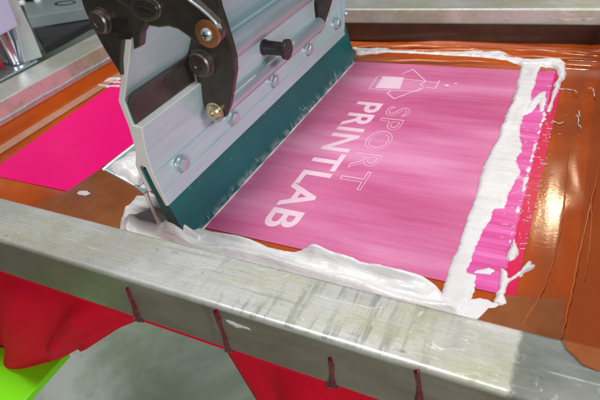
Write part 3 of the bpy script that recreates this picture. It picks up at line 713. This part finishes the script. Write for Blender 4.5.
ft = [pz(x, y, T+.003) for x, y in [(-20, 72), (30, 56), (38, 62), (0, 82), (-20, 92)]]
v, fc = prism(ft, (0, 0, .010)); mesh('clamp_foot', v, fc, M['zinc'], fcl, bevel=.003)
v, fc = cyl(pc+Vector((0, -.075, .02)), (0, 0, .17), .012, 20); mesh('air_hose', v, fc, M['redb'], fcl, smooth=True)

arm = thing('press_arm', (-3.2, 3, -.3), 'grey green press arm with an oval slot over a dark housing, beyond the left rail', 'press arm')
a = [pz(x, y, -.05) for x, y in [(14, -10), (24, 7), (27, 17), (84, 8), (150, -3), (150, -30), (14, -30)]]
v, fc = prism(a, (0, 0, -.09)); bar = mesh('arm_bar', v, fc, M['armg'], arm, bevel=.006)
P = ovalpx(65, 3.0, 11, 2.2, -.1, 28)
v, fc = prism([pz(x, y, -.049) for x, y in P], (0, 0, .0015)); mesh('slot_rim', v, fc, M['dark'], bar)
P = ovalpx(65.5, 3.0, 8.5, 1.3, -.1, 28)
v, fc = prism([pz(x, y, -.0465) for x, y in P], (0, 0, .001)); mesh('slot', v, fc, M['armg'], bar)
for (x, y) in ((22, 4), (38, 1.5)):
    c = Vector(pz(x, y, -.049)); v, fc = cyl(c, (0, 0, .05), .028, 20, [(0, .03), (.02, .03), (.03, .022)]); mesh('cap_screw', v, fc, M['cut'], bar, autos=True)
v, fc = prism([pz(x, y, -.0485) for x, y in [(26, 2), (37, 1), (37, -6), (24, -6)]], (0, 0, .03)); mesh('pad', v, fc, M['black'], bar, bevel=.004)
hs = [pz(x, y, -.145) for x, y in [(28, 19), (86, 10), (150, -1), (150, -30), (130, 0), (86, 24), (60, 38), (43, 46)]]
hs = [pz(x, y, -.145) for x, y in [(26, 12), (150, -8), (150, -3), (87, 23), (60, 38), (43, 46), (36, 34)]]
v, fc = prism(hs, (0, 0, -.06)); mesh('housing', v, fc, M['dark'], arm, bevel=.01)
hp = [pz(x, y, -.1435) for x, y in [(29, 19.5), (86, 10.5), (87, 17), (34, 30)]]
v, fc = prism(hp, (0, 0, .004)); mesh('housing_cover', v, fc, mat_plain('housing_cover', (.060, .066, .066), (.075, .08, .08), .35), arm)

# ================================================================== LIGHT
w = bpy.data.worlds.new('World'); sc.world = w; w.use_nodes = True; nt = w.node_tree
bg = nt.nodes['Background']; tc = nt.nodes.new('ShaderNodeTexCoord'); s3 = nt.nodes.new('ShaderNodeSeparateXYZ')
nt.links.new(tc.outputs['Generated'], s3.inputs[0])
r = nt.nodes.new('ShaderNodeValToRGB'); mr = nt.nodes.new('ShaderNodeMapRange'); mr.inputs[1].default_value = -1; nt.links.new(s3.outputs['Z'], mr.inputs[0])
nt.links.new(mr.outputs[0], r.inputs['Fac']); e = r.color_ramp.elements
e[0].position = .48; e[0].color = (.07, .065, .06, 1); e[1].position = .68; e[1].color = (.30, .33, .36, 1)
x_ = e.new(.88); x_.color = (.85, .92, 1.0, 1)
nt.links.new(r.outputs['Color'], bg.inputs['Color']); bg.inputs['Strength'].default_value = .17
def area(name, loc, target, sx, sy, power, colr):
    L = bpy.data.lights.new(name, 'AREA'); L.shape = 'RECTANGLE'; L.size = sx*S; L.size_y = sy*S; L.energy = power; L.color = colr
    o = bpy.data.objects.new(name, L); col.objects.link(o); o.location = Vector(loc)*S
    o.rotation_euler = (Vector(target)-Vector(loc)).to_track_quat('-Z', 'Y').to_euler(); return o
area('window_light', (.10, 7.3, 4.45), (0, 1.35, 0), .36, .3, 2.0, (1, .80, .50))
area('ceiling_light', (-1.1, .9, 5.5), (-.9, 1.3, 0), 1.7, 1.1, 18, (.98, .99, 1))
area('front_fill', (2.4, -3.8, 1.5), (-.9, .7, -.1), 1.6, 1.2, 10, (1, .96, .93))  # unseen fill, added to brighten the near faces and the shirt
area('side_fill', (3.6, .9, 3.0), (-.6, 1.4, 0), 2.0, 1.3, 11, (.93, .97, 1))  # unseen fill, added to brighten the holder's front plate

# ================================================================== CAMERA
cam = bpy.data.cameras.new('camera'); co = bpy.data.objects.new('camera', cam); col.objects.link(co); sc.camera = co
co.matrix_world = Matrix([[*R[0], 0], [*R[1], 0], [*R[2], S], [0, 0, 0, 1]])
cam.sensor_width = 36; cam.lens = 36*F/600; cam.clip_start = .01; cam.clip_end = 100
cam.dof.use_dof = True; cam.dof.focus_distance = 1.62*S; cam.dof.aperture_fstop = 15
vs = sc.view_settings; vs.view_transform = 'Standard'; vs.look = 'None'; vs.exposure = 0; vs.gamma = 1
sc.render.resolution_x = 1024; sc.render.resolution_y = 683
